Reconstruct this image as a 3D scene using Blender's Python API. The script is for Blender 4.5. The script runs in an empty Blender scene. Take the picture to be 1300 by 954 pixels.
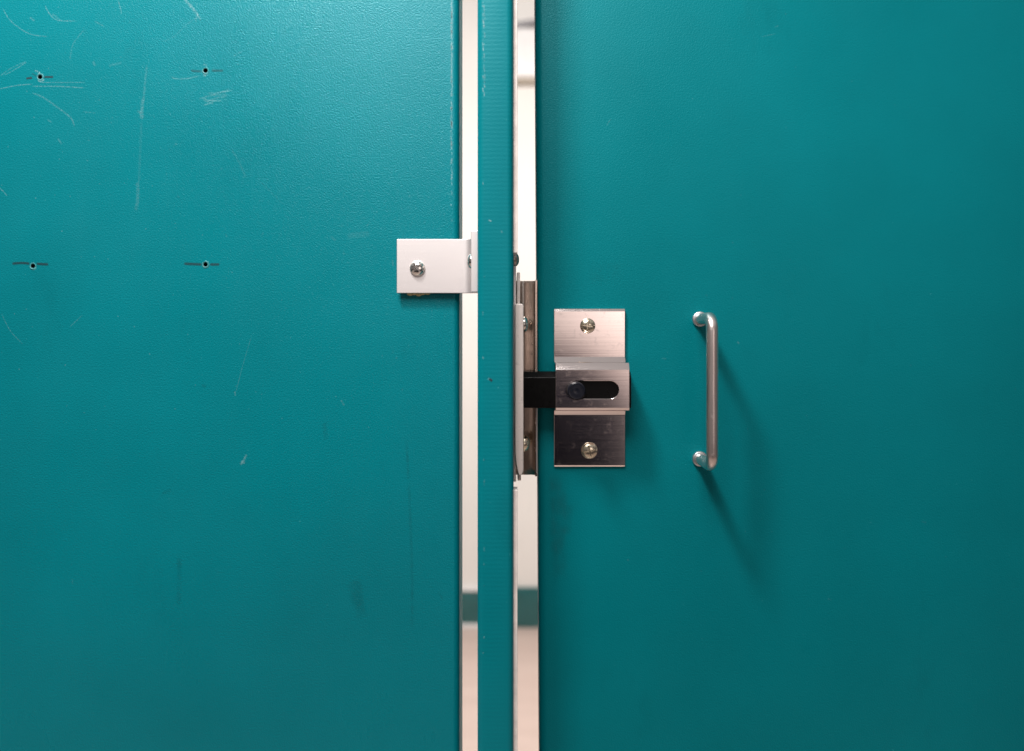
import bpy, bmesh, math, random
from mathutils import Vector, Matrix
random.seed(7)
S = bpy.context.scene
COL = S.collection
PI = math.pi
D = 0.5           # camera to door face, metres
ZC = 1.0          # camera height above the floor
U = 0.0005        # metres per photo pixel on the door face

def X(px, Y=0.0): return (px - 650) * U * (D + Y) / D
def Z(py, Y=0.0): return ZC + (432 - py) * U * (D + Y) / D

# ------------------------------------------------------------------ objects
def tag(o, label=None, cat=None, group=None, kind=None):
    if label: o['label'] = label
    if cat: o['category'] = cat
    if group: o['group'] = group
    if kind: o['kind'] = kind
    return o

def empty(name, loc):
    o = bpy.data.objects.new(name, None)
    o.empty_display_size = 0.02
    COL.objects.link(o); o.location = loc
    return o

def link(name, bm, mats, parent=None, smooth=None, keep=True):
    me = bpy.data.meshes.new(name)
    bmesh.ops.recalc_face_normals(bm, faces=[f for f in bm.faces if f.material_index == 0])
    bm.to_mesh(me); bm.free()
    if not isinstance(mats, (list, tuple)): mats = [mats]
    for m in mats: me.materials.append(m)
    o = bpy.data.objects.new(name, me); COL.objects.link(o)
    if smooth is not None:
        me.polygons.foreach_set('use_smooth', [True] * len(me.polygons))
        me.set_sharp_from_angle(angle=math.radians(smooth))
    if parent is not None:
        o.parent = parent
        bpy.context.view_layer.update()
        o.matrix_parent_inverse = parent.matrix_world.inverted()
    return o

def bake(o, mods):
    """apply modifiers given as (type, settings) to an object's mesh without operators"""
    for t, st in mods:
        m = o.modifiers.new(t.lower(), t)
        for k, v in st.items(): setattr(m, k, v)
    dg = bpy.context.evaluated_depsgraph_get()
    me = bpy.data.meshes.new_from_object(o.evaluated_get(dg))
    old = o.data; o.modifiers.clear(); o.data = me; me.name = old.name
    bpy.data.meshes.remove(old)

def cut(o, cutters):
    for c in cutters:
        bake(o, [('BOOLEAN', dict(operation='DIFFERENCE', object=c, solver='EXACT'))])
    for c in cutters: bpy.data.objects.remove(c, do_unlink=True)

def smooth_obj(o, ang):
    me = o.data
    me.polygons.foreach_set('use_smooth', [True] * len(me.polygons))
    me.set_sharp_from_angle(angle=math.radians(ang))
    bake(o, [('WEIGHTED_NORMAL', dict(weight=100, keep_sharp=True))])

def box(bm, x0, x1, y0, y1, z0, z1, bev=0.0, seg=2):
    r = bmesh.ops.create_cube(bm, size=1.0)
    vs = r['verts']
    for v in vs:
        v.co = Vector(((x0 + x1) / 2 + v.co.x * (x1 - x0), (y0 + y1) / 2 + v.co.y * (y1 - y0), (z0 + z1) / 2 + v.co.z * (z1 - z0)))
    if bev:
        es = list({e for v in vs for e in v.link_edges})
        bmesh.ops.bevel(bm, geom=es, offset=bev, segments=seg, affect='EDGES', profile=0.5)
    return vs

def prism(bm, pts, a, b, axis):
    """closed polygon pts extruded from a to b along axis; pts are the other two coordinates in x,y,z order"""
    def mk(p, t):
        if axis == 'X': return (t, p[0], p[1])
        if axis == 'Y': return (p[0], t, p[1])
        return (p[0], p[1], t)
    A = [bm.verts.new(mk(p, a)) for p in pts]; B = [bm.verts.new(mk(p, b)) for p in pts]
    n = len(pts); bm.faces.new(A); bm.faces.new(B[::-1])
    for i in range(n): bm.faces.new((A[i], B[i], B[(i + 1) % n], A[(i + 1) % n]))

def lathe(bm, prof, M, n=40):
    """prof: (radius, height) pairs about local Z; M places it"""
    rings = []
    for r, h in prof:
        if r < 1e-7: rings.append([bm.verts.new(M @ Vector((0, 0, h)))])
        else: rings.append([bm.verts.new(M @ Vector((r * math.cos(2 * PI * i / n), r * math.sin(2 * PI * i / n), h))) for i in range(n)])
    for a, b in zip(rings, rings[1:]):
        for i in range(n):
            j = (i + 1) % n
            if len(a) == 1 and len(b) == 1: continue
            if len(a) == 1: bm.faces.new((a[0], b[i], b[j]))
            elif len(b) == 1: bm.faces.new((a[i], a[j], b[0]))
            else: bm.faces.new((a[i], a[j], b[j], b[i]))
    for ring, flip in ((rings[0], True), (rings[-1], False)):
        if len(ring) > 1: bm.faces.new(ring[::-1] if flip else ring)

def frame(loc, axis):
    return Matrix.Translation(loc) @ Vector((0, 0, 1)).rotation_difference(Vector(axis)).to_matrix().to_4x4()

# ------------------------------------------------------------------ materials
class N:
    def __init__(s, name):
        s.m = bpy.data.materials.new(name); s.m.use_nodes = True
        s.t = s.m.node_tree; s.t.nodes.clear()
        s.out = s.n('ShaderNodeOutputMaterial')
    def n(s, typ, **kw):
        nd = s.t.nodes.new(typ)
        for k, v in kw.items(): setattr(nd, k, v)
        return nd
    def l(s, a, b): s.t.links.new(a, b)
    def coord(s, scale=(1, 1, 1), kind='Object'):
        c = s.n('ShaderNodeTexCoord'); mp = s.n('ShaderNodeMapping')
        mp.inputs['Scale'].default_value = scale
        s.l(c.outputs[kind], mp.inputs['Vector']); return mp.outputs['Vector']
    def noise(s, vec, scale, detail=2, rough=0.5):
        nd = s.n('ShaderNodeTexNoise'); nd.inputs['Scale'].default_value = scale
        nd.inputs['Detail'].default_value = detail; nd.inputs['Roughness'].default_value = rough
        s.l(vec, nd.inputs['Vector']); return nd.outputs['Fac']
    def ramp(s, fac, stops):
        r = s.n('ShaderNodeValToRGB'); e = r.color_ramp.elements
        while len(e) < len(stops): e.new(0.5)
        for el, (p, c) in zip(e, stops):
            el.position = p; el.color = (c, c, c, 1) if isinstance(c, (int, float)) else (*c, 1)
        s.l(fac, r.inputs['Fac']); return r.outputs['Color']
    def math(s, op, a, b=None, c=None):
        nd = s.n('ShaderNodeMath', operation=op)
        for i, v in enumerate((a, b, c)):
            if v is None: continue
            if isinstance(v, (int, float)): nd.inputs[i].default_value = v
            else: s.l(v, nd.inputs[i])
        return nd.outputs[0]
    def mix(s, fac, a, b, mode='MIX'):
        nd = s.n('ShaderNodeMix', data_type='RGBA', blend_type=mode)
        for i, v in ((0, fac), (6, a), (7, b)):
            if isinstance(v, (int, float)): nd.inputs[i].default_value = v
            elif isinstance(v, tuple): nd.inputs[i].default_value = (*v, 1)
            else: s.l(v, nd.inputs[i])
        return nd.outputs[2]
    def bump(s, h, strength, dist, prev=None):
        b = s.n('ShaderNodeBump'); b.inputs['Strength'].default_value = strength
        b.inputs['Distance'].default_value = dist; s.l(h, b.inputs['Height'])
        if prev is not None: s.l(prev, b.inputs['Normal'])
        return b.outputs['Normal']
    def pbr(s, color=None, rough=None, normal=None, metallic=0.0, **kw):
        p = s.n('ShaderNodeBsdfPrincipled')
        def put(k, v):
            if v is None: return
            if isinstance(v, tuple): p.inputs[k].default_value = (*v, 1)
            elif isinstance(v, (int, float)): p.inputs[k].default_value = v
            else: s.l(v, p.inputs[k])
        put('Base Color', color); put('Roughness', rough); put('Normal', normal); put('Metallic', metallic)
        for k, v in kw.items(): put(k.replace('_', ' '), v)
        s.l(p.outputs[0], s.out.inputs[0]); return p

def teal_paint(name, base, rough=0.42, ribs=False, grime=0.35, grain=1.0, spec=0.30, tint=(0.5, 0.94, 1.0)):
    k = N(name); v = k.coord()
    big = k.ramp(k.noise(v, 5.0, 4, 0.6), [(0.3, 0.86), (0.7, 1.06)])
    stain = k.ramp(k.noise(k.coord((1, 1, 0.45)), 16.0, 5, 0.65), [(0.60, 0.0), (0.78, grime)])
    speck = k.ramp(k.noise(v, 420.0, 1), [(0.79, 0.0), (0.82, 0.55)])
    c = k.mix(1.0, base, big, 'MULTIPLY')
    c = k.mix(stain, c, tuple(x * 0.55 for x in base))
    c = k.mix(speck, c, (0.05, 0.30, 0.32))
    g1 = k.noise(v, 950.0, 2, 0.6); g2 = k.noise(k.coord((0.5, 1, 1.5)), 1500.0, 2, 0.6)
    n1 = k.bump(g1, 0.7 * grain, 0.0006); n1 = k.bump(g2, 0.6 * grain, 0.0003, n1)
    if ribs:
        w = k.n('ShaderNodeTexWave', wave_type='BANDS', bands_direction='Z')
        w.inputs['Scale'].default_value = 125.0; w.inputs['Distortion'].default_value = 0.6
        w.inputs['Detail'].default_value = 1.0
        k.l(k.coord(), w.inputs['Vector'])
        n1 = k.bump(w.outputs['Fac'], 0.10, 0.0002, n1)
    r = k.ramp(k.noise(v, 9.0, 3), [(0.3, rough - 0.06), (0.7, rough + 0.06)])
    wipe = k.noise(k.coord((1.0, 1, 0.25)), 38.0, 4, 0.7)
    r = k.math('ADD', r, k.math('MULTIPLY', k.math('SUBTRACT', wipe, 0.5), 0.14))
    k.pbr(c, r, n1, **{'Specular_IOR_Level': spec, 'Specular_Tint': tint})
    return k.m

def brushed(name, base, rough=0.26, stretch=(18, 900, 900), bstr=0.25, dirt=0.25, rv=0.16):
    k = N(name)
    br = k.noise(k.coord(stretch), 1.0, 3, 0.6)
    sp = k.ramp(k.noise(k.coord(), 260.0, 4, 0.7), [(0.56, 0.0), (0.72, dirt)])
    c = k.mix(sp, base, tuple(x * 0.45 for x in base))
    r = k.math('ADD', k.math('MULTIPLY', br, rv), rough - rv / 2)
    r = k.math('ADD', r, k.math('MULTIPLY', sp, 0.5))
    nn = k.bump(br, bstr, 0.00012)
    k.pbr(c, r, nn, 1.0)
    return k.m

def plain(name, base, rough, metallic=0.0, var=0.15, nscale=300.0, bstr=0.15, spec=0.5):
    k = N(name); v = k.coord()
    no = k.noise(v, nscale, 4, 0.6)
    c = k.mix(1.0, base, k.ramp(no, [(0.3, 1 - var), (0.7, 1.0)]), 'MULTIPLY')
    k.pbr(c, k.math('ADD', k.math('MULTIPLY', no, 0.2), rough - 0.1), k.bump(no, bstr, 0.0002), metallic, Specular_IOR_Level=spec)
    return k.m

def mark_mat(name, base, rough, grain=900.0, lo=0.38, hi=0.62):
    """a thin deposit on the paint: worn through where the paint's grain lies low"""
    k = N(name)
    at = k.n('ShaderNodeAttribute', attribute_name='strength')
    uv = k.n('ShaderNodeUVMap', uv_map='mark')
    sp = k.n('ShaderNodeSeparateXYZ'); k.l(uv.outputs[0], sp.inputs[0])
    prof = k.math('SUBTRACT', 1.0, k.math('ABSOLUTE', k.math('SUBTRACT', k.math('MULTIPLY', sp.outputs[1], 2.0), 1.0)))
    prof = k.math('SMOOTH_MIN', k.math('MULTIPLY', prof, 1.6), 1.0, 0.3)
    end = k.math('MULTIPLY', k.math('MULTIPLY', sp.outputs[0], k.math('SUBTRACT', 1.0, sp.outputs[0])), 9.0)
    end = k.math('MINIMUM', end, 1.0)
    g = k.ramp(k.noise(k.coord(), grain, 3, 0.7), [(lo, 0.05), (hi, 1.0)])
    f = k.math('MULTIPLY', k.math('MULTIPLY', k.math('MULTIPLY', prof, end), g), at.outputs['Fac'])
    f = k.math('MINIMUM', k.math('MAXIMUM', f, 0.0), 1.0)
    p = k.n('ShaderNodeBsdfPrincipled'); p.inputs['Base Color'].default_value = (*base, 1); p.inputs['Roughness'].default_value = rough
    t = k.n('ShaderNodeBsdfTransparent'); mx = k.n('ShaderNodeMixShader')
    k.l(f, mx.inputs[0]); k.l(t.outputs[0], mx.inputs[1]); k.l(p.outputs[0], mx.inputs[2]); k.l(mx.outputs[0], k.out.inputs[0])
    return k.m

TEAL = (0.0, 0.170, 0.199)
M_left = teal_paint('teal_laminate_worn', TEAL, 0.30, grain=0.6, spec=0.38, tint=(0.52, 0.93, 1.0))
M_door = teal_paint('teal_laminate_door', (0.0, 0.152, 0.174), 0.38, grain=0.4, spec=0.26, tint=(0.30, 0.92, 1.0))
M_part = teal_paint('teal_edge_banding', (0.0, 0.164, 0.192), 0.38, ribs=True, grain=0.15)
M_scr = mark_mat('pale_scratch', (0.30, 0.56, 0.59), 0.6, 1100, .42, .66)
M_pen = mark_mat('pencil_mark', (0.004, 0.035, 0.045), 0.6, 1400, 0.2, 0.5)
M_sta = mark_mat('dark_smear', (0.0, 0.085, 0.09), 0.5, 110, 0.35, 0.75)
M_latch = brushed('brushed_steel', (0.82, 0.73, 0.70), 0.105, (14, 700, 900), 0.045, 0.14, 0.06)
M_alu = brushed('satin_aluminium', (0.83, 0.775, 0.76), 0.50, (16, 500, 700), 0.03, 0.03, 0.03)
M_keep = brushed('scuffed_steel', (0.74, 0.66, 0.61), 0.34, (900, 900, 25), 0.3, 0.45)
M_cheek = brushed('dull_zinc_edge', (0.90, 0.82, 0.77), 0.55, (900, 900, 40), 0.3, 0.4)
M_stop = brushed('bronzed_steel', (0.70, 0.58, 0.50), 0.17, (900, 900, 25), 0.3, 0.4)
M_bar = brushed('satin_nickel', (0.77, 0.675, 0.635), 0.33, (700, 700, 18), 0.35, 0.4)
M_flange = brushed('polished_nickel', (0.66, 0.65, 0.66), 0.36, (400, 400, 400), 0.1, 0.2)
M_screw = brushed('chromed_screw', (0.80, 0.77, 0.72), 0.16, (300, 300, 300), 0.1, 0.3)
M_dull = brushed('tarnished_screw', (0.42, 0.37, 0.33), 0.34, (300, 300, 300), 0.1, 0.5)
M_brass = brushed('yellowed_screw', (0.72, 0.64, 0.50), 0.24, (300, 300, 300), 0.1, 0.5)
M_black = plain('black_bolt_paint', (0.002, 0.002, 0.002), 0.30, 0.0, 0.4, spec=0.12)
M_knob = plain('black_knob_plastic', (0.008, 0.009, 0.014), 0.20, 0.0, 0.3, spec=0.22)
M_core = plain('dark_hole', (0.012, 0.010, 0.008), 0.8)
M_rim = plain('chipped_laminate', (0.05, 0.30, 0.32), 0.6, 0.0, 0.5, 2000)
M_edge = plain('beige_edge_trim', (0.90, 0.80, 0.74), 0.5, 0.0, 0.25, 120)
M_glue = plain('dried_glue', (0.55, 0.42, 0.20), 0.5)

# ------------------------------------------------------------------ marks on the paint
def ribbon(bm, pts, w, st, Y, mi):
    """pts in photo pixels on the door plane -> a strip of quads just proud of the paint"""
    uvl = bm.loops.layers.uv.get('mark') or bm.loops.layers.uv.new('mark')
    sl = bm.verts.layers.float.get('strength') or bm.verts.layers.float.new('strength')
    P = [Vector((X(a), 0, Z(b))) for a, b in pts]
    if len(P) == 2: P = [P[0].lerp(P[1], t / 4) for t in range(5)]
    else:
        Q = []
        for i in range(len(P) - 1):
            p0, p1, p2, p3 = P[max(i - 1, 0)], P[i], P[i + 1], P[min(i + 2, len(P) - 1)]
            for s in range(4):
                t = s / 4
                Q.append(0.5 * ((2 * p1) + (p2 - p0) * t + (2 * p0 - 5 * p1 + 4 * p2 - p3) * t * t + (3 * p1 - p0 - 3 * p2 + p3) * t ** 3))
        P = Q + [P[-1]]
    n = len(P); L = []
    for i, p in enumerate(P):
        d = (P[min(i + 1, n - 1)] - P[max(i - 1, 0)]).normalized()
        o = Vector((-d.z, 0, d.x)) * w * U * 0.5
        a = bm.verts.new((p + o) + Vector((0, Y, 0))); b = bm.verts.new((p - o) + Vector((0, Y, 0)))
        a[sl] = st; b[sl] = st
        L.append((a, b))
    for i in range(n - 1):
        f = bm.faces.new((L[i][1], L[i + 1][1], L[i + 1][0], L[i][0])); f.material_index = mi
        f.normal_update()
        if f.normal.y > 0: f.normal_flip()
        for lp in f.loops:
            for j in (i, i + 1):
                if lp.vert is L[j][0]: lp[uvl].uv = (j / (n - 1), 1.0)
                if lp.vert is L[j][1]: lp[uvl].uv = (j / (n - 1), 0.0)

def add_marks(o, marks):
    marks = [(p, w * (.8 if m == 1 else 1), st * (.42 if m == 1 else .42 if m == 3 else 1), m) for p, w, st, m in marks]
    bm = bmesh.new(); bm.from_mesh(o.data)
    for k, (pts, w, st, mi) in enumerate(marks): ribbon(bm, pts, w, st, -0.00006 - 0.000004 * (k % 9), mi)
    bm.to_mesh(o.data); bm.free()

def panel_bm(x0, x1, y0, y1, z0, z1, r, seg=6, slant=0.0):
    """upright board; the four upright edges are rounded"""
    bm = bmesh.new(); box(bm, x0, x1, y0, y1, z0, z1)
    es = [e for e in bm.edges if abs(e.verts[0].co.z - e.verts[1].co.z) > 0.1]
    bmesh.ops.bevel(bm, geom=es, offset=r, segments=seg, affect='EDGES', profile=0.5)
    if slant:
        for v in bm.verts:
            if v.co.x < x0 + 0.03: v.co.x += slant * (v.co.z - ZC)
    return bm

def cyl_cutter(c, r, depth, n=14):
    bm = bmesh.new()
    lathe(bm, [(r * random.uniform(.92, 1.08), -0.002), (r, 0.0), (r * .9, depth)], frame(c, (0, 1, 0)), n)
    return link('cutter', bm, M_core)

TOP, BOT = ZC + 0.62, 0.22

# ---- the fixed teal panel on the left
xl = X(583)
panel = link('stall_wall', panel_bm(-0.95, xl, 0.0, 0.026, BOT, TOP, 0.0042), [M_left, M_scr, M_pen, M_sta, M_core], None, 40)
tag(panel, 'worn scratched teal panel on the left with four old screw holes and pencil ticks', 'stall wall', None, 'thing')
holes = [(51, 98), (261, 90), (42, 338), (261, 336)]
cut(panel, [cyl_cutter((X(a), 0, Z(b)), 0.00145, 0.012) for a, b in holes])
smooth_obj(panel, 40)
SC, PE, ST = 1, 2, 3
marks = [
 ([(3, 10), (12, 25), (25, 36), (40, 44), (62, 47)], 2.2, .8, SC),
 ([(57, 7), (63, 18), (73, 26), (98, 27)], 2.4, .9, SC), ([(66, 18), (72, 22), (76, 27)], 5, .45, SC),
 ([(120, 27), (127, 31), (133, 34)], 2, .8, SC), ([(150, 0), (152, 8), (154, 14), (154, 19)], 2.0, .9, SC),
 ([(231, -6), (240, 6), (247, 14), (252, 21)], 5.5, .95, SC), ([(240, 4), (248, 14), (255, 27)], 3.5, .9, SC), ([(252, 17), (248, 28)], 3, .8, SC),
 ([(254, 20), (235, 33), (222, 46), (205, 54)], 2.0, .35, SC),
 ([(0, 97), (14, 87), (34, 78)], 2.4, .55, SC), ([(5, 96), (20, 88), (34, 79)], 2.2, .6, SC),
 ([(-4, 114), (20, 109), (42, 107)], 2.2, .85, SC), ([(50, 105), (80, 105), (109, 105)], 2, .7, SC), ([(40, 110), (75, 110), (108, 112)], 2.3, .9, SC),
 ([(40, 118), (55, 124), (75, 138), (90, 150), (95, 161)], 3.4, .62, SC),
 ([(187, 82), (184, 106), (182, 131)], 4.2, .42, SC), ([(182, 125), (180, 140), (180, 152)], 6.5, .6, SC), ([(175, 140), (183, 150)], 5, .5, SC),
 ([(180, 150), (177, 215), (174, 270)], 5, .16, SC), ([(174, 230), (175, 250), (172, 268)], 7, .3, SC),
 ([(218, 97), (222, 100), (238, 100), (255, 96)], 2.2, .9, SC),
 ([(253, 126), (275, 119), (296, 115)], 2.2, .9, SC), ([(262, 119), (280, 117), (292, 114)], 2, .7, SC), ([(256, 124), (266, 128), (282, 128)], 2.4, .9, SC),
 ([(262, 130), (274, 125), (288, 123)], 2.4, .7, SC), ([(258, 134), (268, 131), (274, 127)], 2.4, .85, SC), ([(266, 122), (276, 121), (289, 121)], 3, .5, SC), ([(257, 127), (272, 133)], 2, .6, SC),
 ([(296, 72), (308, 65)], 2, .6, SC), ([(294, 190), (304, 207), (312, 226)], 2.0, .45, SC),
 ([(107, 38), (93, 56), (89, 76)], 2.4, .4, SC), ([(38, 22), (44, 27)], 4, .5, SC), ([(118, 78), (121, 84)], 5, .45, SC),
 ([(138, 84), (155, 80)], 5, .3, SC), ([(105, 142), (122, 144)], 2, .5, SC), ([(73, 176), (79, 184)], 4, .4, SC), ([(60, 152), (66, 156)], 3, .4, SC),
 ([(-2, 238), (4, 243), (9, 249)], 2.4, .9, SC), ([(2, 398), (13, 420), (29, 437)], 1.8, .5, SC), ([(88, 416), (105, 400)], 1.8, .4, SC),
 ([(320, 425), (308, 465), (299, 500)], 1.6, .4, SC), ([(298, 497), (299, 503)], 3, .6, SC),
 ([(305, 590), (309, 586), (313, 577)], 5, .95, SC), ([(306, 585), (311, 589)], 4, .9, SC), ([(433, 508), (437, 515)], 4, .55, SC),
 ([(440, 300), (470, 297)], 12, .18, SC), ([(552, 325), (560, 323)], 3, .6, SC), ([(498, 330), (499, 338)], 3, .6, SC), ([(420, 300), (426, 306)], 5, .3, SC),
 ([(330, 230), (360, 260)], 1.5, .25, SC), ([(405, 120), (455, 135), (520, 130)], 1.5, .25, SC), ([(92, 735), (92, 742)], 2, .3, SC),
 ([(44, 90), (50, 92), (49, 95)], 3.4, 1.6, SC), ([(48, 102), (53, 104), (56, 101)], 3.2, 1.6, SC), ([(258, 82), (263, 84)], 3.5, .9, SC), ([(258, 95), (262, 97)], 3, 1.4, SC),
 # pencil ticks
 ([(33, 100), (41, 99)], 3.4, .9, PE), ([(56, 98), (68, 98)], 3.2, .95, PE), ([(40, 93), (50, 99)], 2.0, .3, PE),
 ([(242, 90), (256, 91)], 3.6, .4, PE), ([(268, 90), (284, 90)], 3.6, .45, PE),
 ([(15, 335), (28, 334), (38, 335)], 4.0, .75, PE), ([(46, 335), (62, 336)], 4.0, .75, PE),
 ([(233, 335), (257, 336)], 4.2, .7, PE), ([(266, 336), (279, 336)], 4.2, .7, PE),
 # dark smears
 ([(452, 735), (455, 760), (460, 785)], 16, .5, ST), ([(445, 740), (450, 770)], 12, .35, ST),
 ([(516, 555), (520, 640), (523, 720), (523, 800)], 5, .55, ST), ([(412, 535), (414, 560)], 8, .4, ST), ([(228, 705), (227, 770)], 8, .4, ST), ([(556, 752), (562, 760)], 4, .7, ST),
 ([(256, 489), (262, 491)], 4, .7, ST), ([(205, 628), (218, 622)], 6, .35, ST)]
for _ in range(130):
    a, b = random.uniform(0, 570), random.uniform(0, 560) ** 1.0
    l = random.uniform(.8, 2.4); an = random.uniform(0, PI)
    marks.append(([(a, b), (a + l * math.cos(an), b + l * math.sin(an))], random.uniform(1.2, 2.4), random.uniform(.35, .95), SC))
# worn paint along the rounded edge
for _ in range(110):
    b = random.uniform(-10, 330) * random.uniform(.3, 1)
    marks.append(([(574 + random.uniform(-1.6, .3), b), (574 + random.uniform(-1.6, .3), b + random.uniform(2, 12))], random.uniform(2.2, 3.6), random.uniform(.7, 1.3), SC))
add_marks(panel, marks)
for a, b in holes:
    bm = bmesh.new(); n = 22; rings = [[], [], []]
    for i in range(n):
        t = 2 * PI * i / n; jag = random.uniform(-.0003, .0005) + .0004 * max(0, math.cos(t + PI / 2))
        for q, (r, h) in enumerate(((0.00140, -0.00012), (0.0019 + jag * .3, -0.00035), (0.0023 + jag, 0.0002))):
            rings[q].append(bm.verts.new((X(a) + r * math.cos(t), h, Z(b) + r * math.sin(t))))
    for q in (0, 1):
        for i in range(n): bm.faces.new((rings[q][i], rings[q][(i + 1) % n], rings[q + 1][(i + 1) % n], rings[q + 1][i]))
    link('hole_rim', bm, M_rim, panel, 60)
bm = bmesh.new(); z = BOT
prism(bm, [(xl - .001, .0045), (xl + .0001, .0045), (xl + .0005, .0245), (xl - .001, .0245)], BOT, TOP, 'Z')
link('edge_trim', bm, M_edge, panel)

# ---- the partition seen end-on between the two gaps
YP = -0.045
px0, px1 = X(606, YP), X(652, YP)
part = link('partition_post', panel_bm(px0, px1, YP, .055, BOT, TOP, 0.0040, 6), [M_part, M_scr, M_pen, M_sta], None, 40)
tag(part, 'narrow upright teal post between the two pale gaps, faintly ribbed with rounded corners', 'post', None, 'thing')
pm = []
for _ in range(46):
    b = random.uniform(0, 120) if random.random() < .6 else random.uniform(0, 860)
    pm.append(((614 + random.uniform(-1.5, 1.5), b, random.uniform(1, 7)), random.uniform(1.2, 2.2), random.uniform(.3, .8)))
bm = bmesh.new(); bm.from_mesh(part.data)
K = (D + YP) / D
def pp(a, b): return (650 + (a - 650) * K, 432 + (b - 432) * K)
for q, ((a, b, l), w, st) in enumerate(pm): ribbon(bm, [pp(a, b), pp(a + .3, b + l)], w, st, YP - 0.00006, 1)
ribbon(bm, [pp(619, 481), pp(625, 483)], 3.0, .8, YP - 0.00006, 1)
ribbon(bm, [pp(621, 481), pp(625, 484)], 3.4, 1.0, YP - 0.00008, 2)
ribbon(bm, [pp(620, 280), pp(624, 281)], 2.0, .7, YP - 0.00006, 1)
ribbon(bm, [pp(636, 293), pp(638, 296)], 2.0, .6, YP - 0.00006, 1)
bm.to_mesh(part.data); bm.free()
for za, zb_ in ((Z(321.5, -.04), TOP), (BOT, Z(622, -.04))):
    bm = bmesh.new(); box(bm, px1 - 0.001, X(657, -0.040), -0.0405, -0.030, za, zb_, 0.0004)
    link('stop_strip', bm, M_edge, part)

# ---- keeper screwed to the partition's right face
kb = bmesh.new()                                   # base plate against the partition
box(kb, px1 - 0.0003, px1 + 0.0016, -0.026, 0.012, Z(612, -.026), Z(338, -.026), 0.0003)
keeper = link('keeper', kb, M_alu, part, 40)
keeper['label'] = 'scuffed steel keeper that receives the sliding bolt'
def kpart(name, bm, m, sm=40): return link(name, bm, m, keeper, sm)
bm = bmesh.new(); box(bm, X(656.3, -.028), X(660.3, -.028), -0.028, 0.008, Z(392, -.028), Z(346, -.028), 0.0004); kpart('upper_leaf', bm, M_edge)
bm = bmesh.new(); box(bm, X(657, -.028), X(661.5, -.028), -0.027, 0.008, Z(611, -.028), Z(590, -.028), 0.0004); kpart('lower_leaf', bm, M_keep)
# guide cheek: thick plate whose front edge faces the camera, nose rounded at the foot
bm = bmesh.new(); Yf = -0.034
x0, x1 = X(654, Yf), X(664.5, Yf); z1 = Z(386, Yf); z0 = Z(604, Yf)
pts = [(x0, z1), (x1 - .0006, z1), (x1, z1 - .0008)]
for i in range(9):
    t = i / 8 * PI / 2; pts.append((x1 - .0022 + .0022 * math.cos(t), z0 + .004 - .004 * math.sin(t)))
for i in range(1, 9):
    t = i / 8; pts.append((x0 + (x1 - .0022 - x0) * (1 - t) ** 1.6, z0 + .016 * t ** 1.5))
prism(bm, pts, Yf, -0.004, 'Y')
ck = kpart('cheek', bm, M_cheek); bake(ck, [('BEVEL', dict(width=0.0007, segments=2, limit_method='ANGLE'))]); smooth_obj(ck, 40)
# channel behind the bolt: back web with a returned lip on the door side
Yb = 0.004
bm = bmesh.new(); xa, xb = X(661, Yb), X(681.5, Yb)
ch = [(px1 + .0016, Yb + .0012), (px1 + .0016, Yb), (xb - .0032, Yb), (xb - .0016, Yb - .0008), (xb - .0012, Yb - .006), (xb, Yb - .006), (xb, Yb - .0002), (xb - .0014, Yb + .0012)]
prism(bm, ch, Z(603, Yb), Z(357, Yb), 'Z')
wb = kpart('channel', bm, M_stop, 30)
bm = bmesh.new(); box(bm, X(662.5, -.006), X(665.5, -.006), -0.006, 0.003, Z(603, -.006), Z(357, -.006), 0.0003); kpart('inner_lip', bm, M_dull)
bm = bmesh.new(); box(bm, X(680.6, -.003), X(682.2, -.003), -0.004, -0.0015, Z(601, -.003), Z(514, -.003), 0.0004); kpart('outer_lip', bm, M_alu)

def pan_profile(r, h):
    pr = [(r * .96, -.0006), (r, 0.0003)]
    for i in range(1, 8):
        t = i / 8 * PI / 2; pr.append((r * math.cos(t) ** .8, .0003 + h * math.sin(t)))
    pr.append((0, .0003 + h)); return pr
def screw(name, c, axis, r, h, m, parent, spin=0.0, cross=True):
    bm = bmesh.new(); lathe(bm, pan_profile(r, h), frame(c, axis), 36)
    o = link(name, bm, m, parent, 50)
    if cross:
        Mx = frame(c, axis) @ Matrix.Rotation(spin, 4, 'Z'); cs = []
        for k, (lw, ln, dp) in enumerate(((.19, .72, 1.05), (.19, .72, 1.05)) if cross is True else ((.20, 1.3, .55),)):
            cb = bmesh.new(); box(cb, -r * ln, r * ln, -r * lw / 2, r * lw / 2, h * (1 - dp), h * 3)
            # taper the slot down towards the middle
            bmesh.ops.transform(cb, matrix=Mx @ Matrix.Rotation(k * PI / 2, 4, 'Z'), verts=cb.verts)
            cs.append(link('cutter', cb, M_core))
        pm_ = o.matrix_parent_inverse.copy(); par = o.parent; o.parent = None
        cut(o, cs); o.parent = par; o.matrix_parent_inverse = pm_
        smooth_obj(o, 35)
    return o
screw('screw', (px1 - .0002, -.018, Z(330, -.018)), (1, 0, 0), .0045, .0034, M_dull, keeper, cross=False)
screw('screw', (X(664.5, -.012), -.012, Z(563, -.012)), (1, 0, 0), .0052, .0036, M_brass, keeper, cross=False)
screw('screw', (X(664.5, -.012), -.012, Z(412, -.012)), (1, 0, 0), .0050, .0026, M_screw, keeper, cross=False)

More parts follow.
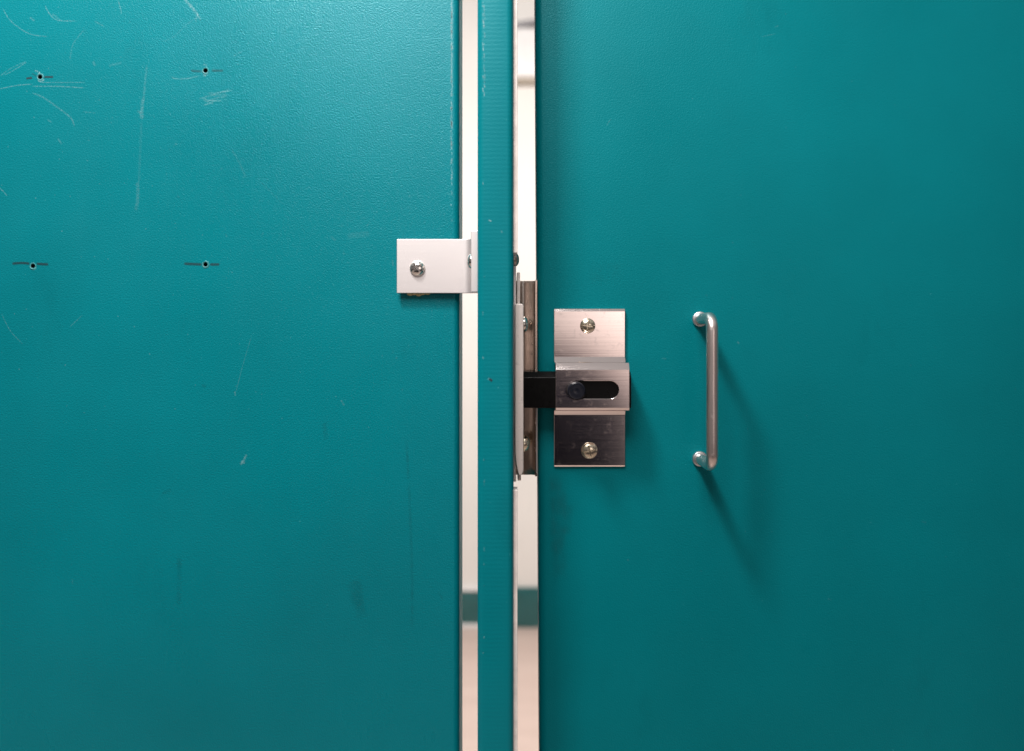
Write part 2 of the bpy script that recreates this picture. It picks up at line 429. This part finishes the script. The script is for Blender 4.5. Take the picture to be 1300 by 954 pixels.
# ---- angle bracket joining the left panel to the partition
bm = bmesh.new()
bx0, bx1 = X(505), px0 - 0.0001; fw = 0.0041; yb0, yf0 = -0.0046, -0.0345
pz0, pz1 = Z(373), Z(305)
prof = [(bx0, -0.0028), (bx0, yb0)]
rr = 0.006
cx, cy = bx1 - fw - rr, yb0 - rr
for i in range(9):
    t = PI / 2 - i / 8 * PI / 2; prof.append((cx + rr * math.cos(t), cy + rr * math.sin(t)))
prof += [(bx1 - fw, yf0), (bx1, yf0), (bx1, -0.0028)]
prism(bm, prof, pz0, pz1, 'Z')
for v in bm.verts:      # the upright leg is a little taller than the plate
    if v.co.y < yb0 - .008:
        v.co.z += 0.0012 if v.co.z > 1.045 else -0.0010
bracket = link('angle_bracket', bm, M_alu, None, 30)
bake(bracket, [('BEVEL', dict(width=0.0004, segments=2, limit_method='ANGLE', angle_limit=math.radians(40)))]); smooth_obj(bracket, 35)
tag(bracket, 'pale satin aluminium angle bracket screwed across the gap from left panel to post', 'bracket')
screw('screw', (X(530, yb0), yb0, Z(341, yb0)), (0, -1, 0), .0049, .0027, M_screw, bracket, math.radians(38))
screw('screw', (bx1 - fw, -.021, Z(332, -.021)), (-1, 0, 0), .0047, .0028, M_screw, bracket, cross=False)
bm = bmesh.new()
for i in range(5):
    bmesh.ops.create_icosphere(bm, subdivisions=2, radius=.0022, matrix=Matrix.Translation((X(521 + i * 5.5), -.0014, pz0 + .0002 + random.uniform(-.0006, .0004))) @ Matrix.Diagonal((1, .6, .7, 1)))
link('glue_blob', bm, M_glue, bracket, 60)

# ---- the teal door on the right
dx = X(682)
door = link('door', panel_bm(dx, 0.95, 0.0, 0.026, BOT, TOP, 0.0052, 7, slant=-0.0058), [M_door, M_scr, M_pen, M_sta], None, 40)
tag(door, 'smooth teal door on the right with sliding latch and bar pull handle', 'stall door', None, 'thing')
dm = [([(708, 600), (712, 640), (709, 690), (712, 740)], 22, .55, ST), ([(722, 640), (718, 680)], 16, .45, ST), ([(700, 600), (702, 700)], 9, .5, ST), ([(746, 350), (790, 345)], 30, .15, ST)]
for _ in range(46):
    a, b = random.uniform(700, 1290), random.uniform(0, 860); l = random.uniform(.8, 2); an = random.uniform(0, PI)
    dm.append(([(a, b), (a + l * math.cos(an), b + l * math.sin(an))], random.uniform(1, 2), random.uniform(.2, .6), SC))
for a, b, a2, b2, w, s in ((983, 35, 988, 33, 2, .6), (966, 47, 985, 43, 1.5, .35), (936, 434, 939, 437, 3, .7), (770, 160, 776, 150, 2, .3), (1170, 662, 1176, 664, 2, .35), (1050, 760, 1056, 762, 2, .3), (840, 455, 846, 456, 2, .4)):
    dm.append(([(a, b), (a2, b2)], w, s, SC))
add_marks(door, dm)

# latch plate: one folded strip of sheet
th = 0.0024
lx0, lx1 = X(703), X(793)
zt, zb = Z(392), Z(592.5)
YO = -0.0212; zs = Z(454); zr = Z(466.5, YO); zq = Z(522, YO)
def arc(c, r, a0, a1, n=5): return [(c[0] + r * math.cos(a0 + (a1 - a0) * i / n), c[1] + r * math.sin(a0 + (a1 - a0) * i / n)) for i in range(n + 1)]
front = [(-.0004, zt), (-th + .0007, zt - .0002), (-th, zt - .0019), (-th, zs + .0004), (-th - .0007, zs - .0004), (-th - .0026, Z(460.2, -.005)), (YO + .0026, Z(460.8, YO + .0026)), (YO + .0009, Z(466.3, YO + .0009)), (YO, Z(469.8, YO)),
         (YO, zq + .0019), (YO + .0010, zq + .0003), (YO + .0020, zq), (-th - .0040, zq - .0006), (-th - .0016, zq - .0016), (-th - .0003, zq - .0036), (-th, zq - .0046), (-th, zb + .0012), (-th + .0009, zb)]
back = [(-.00005, zb), (-.00005, zq - .0020), (-th + .0010, zq + .0004), (-th - .004, zq + .0013), (YO + .0020, zq + .0016), (YO + .0014, zq + .0024),
        (YO + .0014, Z(470.5, YO)), (YO + .0023, Z(466.5, YO + .0012) - .0002), (YO + .0038, Z(460.8, YO + .0026) - .0013), (-th - .0026, Z(460.2, -.005) - .0013), (-th, zs - .0036), (-.00005, zs - .0020), (-.00005, zt)]
bm = bmesh.new(); prism(bm, front + back, lx0, lx1, 'X')
plate = link('latch_plate', bm, M_latch, door, 30)
plate['label'] = 'folded brushed steel latch housing with a slot'
# slot
bm = bmesh.new(); ys = YO
sx0, sx1, sz0, sz1 = X(721, ys), X(785.5, ys), Z(506.5, ys), Z(484, ys)
r = (sz1 - sz0) / 2; zc = (sz0 + sz1) / 2
st = [(sx0 + r + r * math.cos(PI / 2 + i * PI / 16), zc + r * math.sin(PI / 2 + i * PI / 16)) for i in range(17)] + [(sx1 - r + r * math.cos(-PI / 2 + i * PI / 16), zc + r * math.sin(-PI / 2 + i * PI / 16)) for i in range(17)]
prism(bm, st, ys - .004, ys + .004, 'Y')
c = link('cutter', bm, M_core)
plate.parent = None; mpi = plate.matrix_parent_inverse.copy()
cut(plate, [c])
bake(plate, [('BEVEL', dict(width=0.0005, segments=2, limit_method='ANGLE', angle_limit=math.radians(45)))])
# sheet is never quite flat: the lower leaf leans down, the upper leaf up
for v in plate.data.vertices:
    if v.co.z < zq - .0047: v.co.y -= (v.co.z - zb) * 0.012
    if v.co.z > zs + .001: v.co.y -= (zt - v.co.z) * 0.003
plate.parent = door; plate.matrix_parent_inverse = mpi
smooth_obj(plate, 18)
# bolt and knob
bm = bmesh.new(); yb_f, yb_r = YO + .0017, -.0052
zb1, zb0 = Z(472.5, yb_f), Z(518.5, yb_f)
pf = [(yb_f + .0034, zb1), (yb_f + .0004, zb1 - .0030), (yb_f, zb1 - .0036), (yb_f, zb0 + .0008), (yb_f + .0008, zb0), (yb_r, zb0), (yb_r, zb1)]
prism(bm, pf, X(664.5, yb_f) + .0002, X(801.5, yb_f), 'X')
bolt = link('bolt', bm, M_black, plate, 30)
bake(bolt, [('BEVEL', dict(width=0.0003, segments=2, limit_method='ANGLE', angle_limit=math.radians(30)))]); smooth_obj(bolt, 35)
kc = (X(732, -.029), yb_f, Z(497, -.029)); kr = 0.0056
bm = bmesh.new()
lathe(bm, [(.0040, -.0005), (.0040, .0030), (kr - .0004, .0034), (kr, .0042), (kr, .0078), (kr - .0003, .0086), (kr - .0010, .0090), (kr - .0016, .0089), (kr * .4, .0092), (kr * .16, .0090), (0, .0089)], frame(kc, (0, -1, 0)), 40)
link('knob', bm, M_knob, plate, 35)
screw('screw', (X(746, -.002), -th - .0003, Z(414, -.002)), (0, -1, 0), .0048, .0024, M_brass, plate, math.radians(80))
screw('screw', (X(748, -.002), -th - .0003, Z(572, -.002)), (0, -1, 0), .0052, .0024, M_brass, plate, math.radians(12))

# pull handle: bent bar with two mounting collars
hx, hz1, hz0, hy, rb = X(888), Z(405.5), Z(582.5), -0.0318, 0.0035
path = []
def add(p): path.append(Vector(p))
R = 0.0075
add((hx, 0.001, hz1)); add((hx, -.012, hz1)); add((hx, hy + R, hz1))
for i in range(1, 9): t = i / 8 * PI / 2; add((hx, hy + R - R * math.sin(t), hz1 - R + R * math.cos(t)))
for i in range(1, 8): add((hx, hy, hz1 - R + (hz0 - hz1 + 2 * R) * i / 8))
for i in range(0, 9): t = i / 8 * PI / 2; add((hx, hy + R - R * math.cos(t), hz0 + R - R * math.sin(t)))
add((hx, -.012, hz0)); add((hx, 0.001, hz0))
bm = bmesh.new(); rings = []
for i, p in enumerate(path):
    d = (path[min(i + 1, len(path) - 1)] - path[max(i - 1, 0)]).normalized()
    a = Vector((1, 0, 0)); b = d.cross(a).normalized()
    rings.append([bm.verts.new(p + a * rb * math.cos(2 * PI * k / 28) + b * rb * math.sin(2 * PI * k / 28)) for k in range(28)])
for A, B in zip(rings, rings[1:]):
    for k in range(28): bm.faces.new((A[k], A[(k + 1) % 28], B[(k + 1) % 28], B[k]))
bm.faces.new(rings[0]); bm.faces.new(rings[-1][::-1])
hd = link('pull_handle', bm, M_bar, door, 60)
hd['label'] = 'satin metal bar pull bent at both ends'
for hz in (hz1, hz0):
    bm = bmesh.new(); lathe(bm, [(.0048, -.0005), (.0049, .0012), (.0046, .0020), (.0038, .0024), (.0033, .0024)], frame((hx, 0, hz), (0, -1, 0)), 32)
    link('mounting_collar', bm, M_flange, hd, 40)

# ------------------------------------------------------------------ the stall behind, seen through the gaps
k = N('pale_wall_paint'); v = k.coord()
k.pbr(k.mix(1.0, (0.75, 0.71, 0.665), k.ramp(k.noise(v, 3.0, 4), [(.3, .93), (.7, 1.0)]), 'MULTIPLY'), 0.6, k.bump(k.noise(v, 120, 3), .15, .001))
M_wall = k.m
k = N('pinkish_floor'); v = k.coord()
k.pbr(k.mix(k.noise(k.coord((3, 9, 1)), 2.0, 4), (0.58, 0.43, 0.37), (0.74, 0.58, 0.51)), 0.32, k.bump(k.noise(v, 90, 3), .1, .001))
M_floor = k.m
M_base = plain('teal_skirting', (0.020, 0.115, 0.115), 0.3, 0, .3, 25)
M_white = plain('white_enamel', (0.80, 0.77, 0.75), 0.35, 0, .08, 30)
M_shadow = plain('tan_shadow', (0.40, 0.34, 0.27), 0.5)
M_grey = plain('grey_seam', (0.27, 0.26, 0.27), 0.5)
YW = 2.25
bm = bmesh.new(); box(bm, -2.2, 2.2, YW, YW + .1, 0, 2.7)
wall = tag(link('back_wall', bm, M_wall), 'pale cream wall of the stall behind, seen through both gaps', None, None, 'structure')
bm = bmesh.new(); box(bm, -2.2, 2.2, -1.6, YW + .1, -.05, -.001)
tag(link('floor', bm, M_floor), 'pinkish brown floor at the foot of the far wall', None, None, 'structure')
hb = 0.132
bm = bmesh.new(); box(bm, -2.2, -.07, YW - .012, YW - .0005, 0.014, hb - .006, .002); link('skirting_board', bm, M_base, wall, 40)
bm = bmesh.new(); box(bm, .0, 2.2, YW - .012, YW - .0005, 0.0, hb + .006, .002); link('skirting_board', bm, M_base, wall, 40)
for za, zb_ in ((hb - .0055, hb + .010), (-.0005, .0135)):
    bm = bmesh.new(); box(bm, -2.2, -.07, YW - .016, YW - .0005, za, zb_, .003); link('skirting_bead', bm, M_white, wall, 40)
# white rounded fixture on the wall, high in the right-hand gap
bm = bmesh.new(); box(bm, -.06, .40, YW - .05, YW - .002, Z(104, YW), Z(40, YW), .02, 5)
fx = link('wall_fixture', bm, M_white, None, 40)
tag(fx, 'blurred white fitting on the far wall high in the right-hand gap', 'wall fixture')
bm = bmesh.new(); box(bm, -.06, .40, YW - .04, YW - .002, Z(110, YW), Z(103, YW), .006)  # tan strip painted as the soft shadow under the fixture
link('shadow_band', bm, M_shadow, fx)
bm = bmesh.new(); box(bm, -.06, .40, YW - .052, YW - .002, Z(38, YW), Z(31, YW), .004)
bmesh.ops.rotate(bm, verts=bm.verts, cent=(.08, YW, Z(33, YW)), matrix=Matrix.Rotation(math.radians(-9), 3, 'Y'))
link('top_seam', bm, M_grey, fx)

# ------------------------------------------------------------------ light
def area(name, loc, target, sx, sy, watts, col):
    l = bpy.data.lights.new(name, 'AREA'); l.shape = 'RECTANGLE'; l.size = sx; l.size_y = sy; l.energy = watts; l.color = col
    o = bpy.data.objects.new(name, l); COL.objects.link(o); o.location = loc
    o.rotation_euler = (Vector(target) - Vector(loc)).to_track_quat('-Z', 'Y').to_euler(); return o
area('ceiling_lamp', (-.25, -.34, 1.74), (-.05, 0, 1.0), .12, .12, 9.0, (1.0, .98, .97))
area('ceiling_lamp', (-.17, -.72, 1.80), (-.1, 0, 1.0), .42, .45, 9.8, (1.0, .96, .94))
area('ceiling_lamp', (0.0, .50, 1.85), (0, 2.2, .3), 1.4, .4, 46.0, (1.0, .96, .93))

w = bpy.data.worlds.new('World'); S.world = w; w.use_nodes = True
t = w.node_tree; t.nodes.clear()
def wn(typ, **kw):
    n = t.nodes.new(typ)
    for a, b in kw.items(): setattr(n, a, b)
    return n
tc = wn('ShaderNodeTexCoord'); sep = wn('ShaderNodeSeparateXYZ'); t.links.new(tc.outputs['Generated'], sep.inputs[0])
rz = wn('ShaderNodeValToRGB'); mr = wn('ShaderNodeMapRange'); mr.inputs[1].default_value = -1; mr.inputs[2].default_value = 1
t.links.new(sep.outputs[2], mr.inputs[0]); t.links.new(mr.outputs[0], rz.inputs[0])
e = rz.color_ramp.elements
st_ = ((0.0, (.04, .025, .02)), (.30, (.07, .05, .045)), (.42, (.26, .235, .235)), (.475, (.36, .30, .285)), (.495, (.50, .42, .39)), (.52, (.68, .60, .57)), (.56, (.66, .60, .58)), (.66, (.26, .24, .24)), (.74, (1.3, 1.23, 1.2)), (1.0, (1.5, 1.45, 1.4)))
for _ in range(len(st_) - 2): e.new(.5)
for el, (p, c) in zip(e, st_): el.position = p; el.color = (*c, 1)
# the dark figure of someone standing in front of the door
sub = wn('ShaderNodeVectorMath', operation='DISTANCE'); sub.inputs[1].default_value = (.035, -.99, -.122)
t.links.new(tc.outputs['Generated'], sub.inputs[0])
rd = wn('ShaderNodeValToRGB'); rd.color_ramp.elements[0].position = .102; rd.color_ramp.elements[0].color = (.007, .013, .040, 1)
rd.color_ramp.elements[1].position = .14; rd.color_ramp.elements[1].color = (1, 1, 1, 1)
t.links.new(sub.outputs['Value'], rd.inputs[0])
mu = wn('ShaderNodeMix', data_type='RGBA', blend_type='MULTIPLY'); mu.inputs[0].default_value = 1
t.links.new(rz.outputs[0], mu.inputs[6]); t.links.new(rd.outputs[0], mu.inputs[7])
# bright patch added behind the viewer for the metal to reflect, falling off outward
s2 = wn('ShaderNodeVectorMath', operation='DISTANCE'); s2.inputs[1].default_value = (.235, -.97, .055)
t.links.new(tc.outputs['Generated'], s2.inputs[0])
r2 = wn('ShaderNodeValToRGB'); r2.color_ramp.elements[0].position = .07; r2.color_ramp.elements[0].color = (4.3, 4.15, 4.1, 1)
r2.color_ramp.elements[1].position = .27; r2.color_ramp.elements[1].color = (.40, .40, .41, 1)
t.links.new(s2.outputs['Value'], r2.inputs[0])
m2 = wn('ShaderNodeMix', data_type='RGBA', blend_type='MULTIPLY'); m2.inputs[0].default_value = 1
t.links.new(mu.outputs[2], m2.inputs[6]); t.links.new(r2.outputs[0], m2.inputs[7])
bg = wn('ShaderNodeBackground'); bg.inputs[1].default_value = 0.72; t.links.new(m2.outputs[2], bg.inputs[0])
wo = wn('ShaderNodeOutputWorld'); t.links.new(bg.outputs[0], wo.inputs[0])

# ------------------------------------------------------------------ camera
cam = bpy.data.cameras.new('Camera'); co = bpy.data.objects.new('Camera', cam); COL.objects.link(co)
co.location = (0, -D, ZC); co.rotation_euler = (PI / 2, 0, 0)
cam.sensor_width = 36; cam.lens = 36 * 1000 / 1300; cam.shift_y = -45 / 1300
cam.clip_start = .01; cam.clip_end = 50
cam.dof.use_dof = True; cam.dof.focus_distance = D - .008; cam.dof.aperture_fstop = 4.4
S.camera = co
S.view_settings.view_transform = 'Standard'; S.view_settings.look = 'None'; S.view_settings.exposure = 0
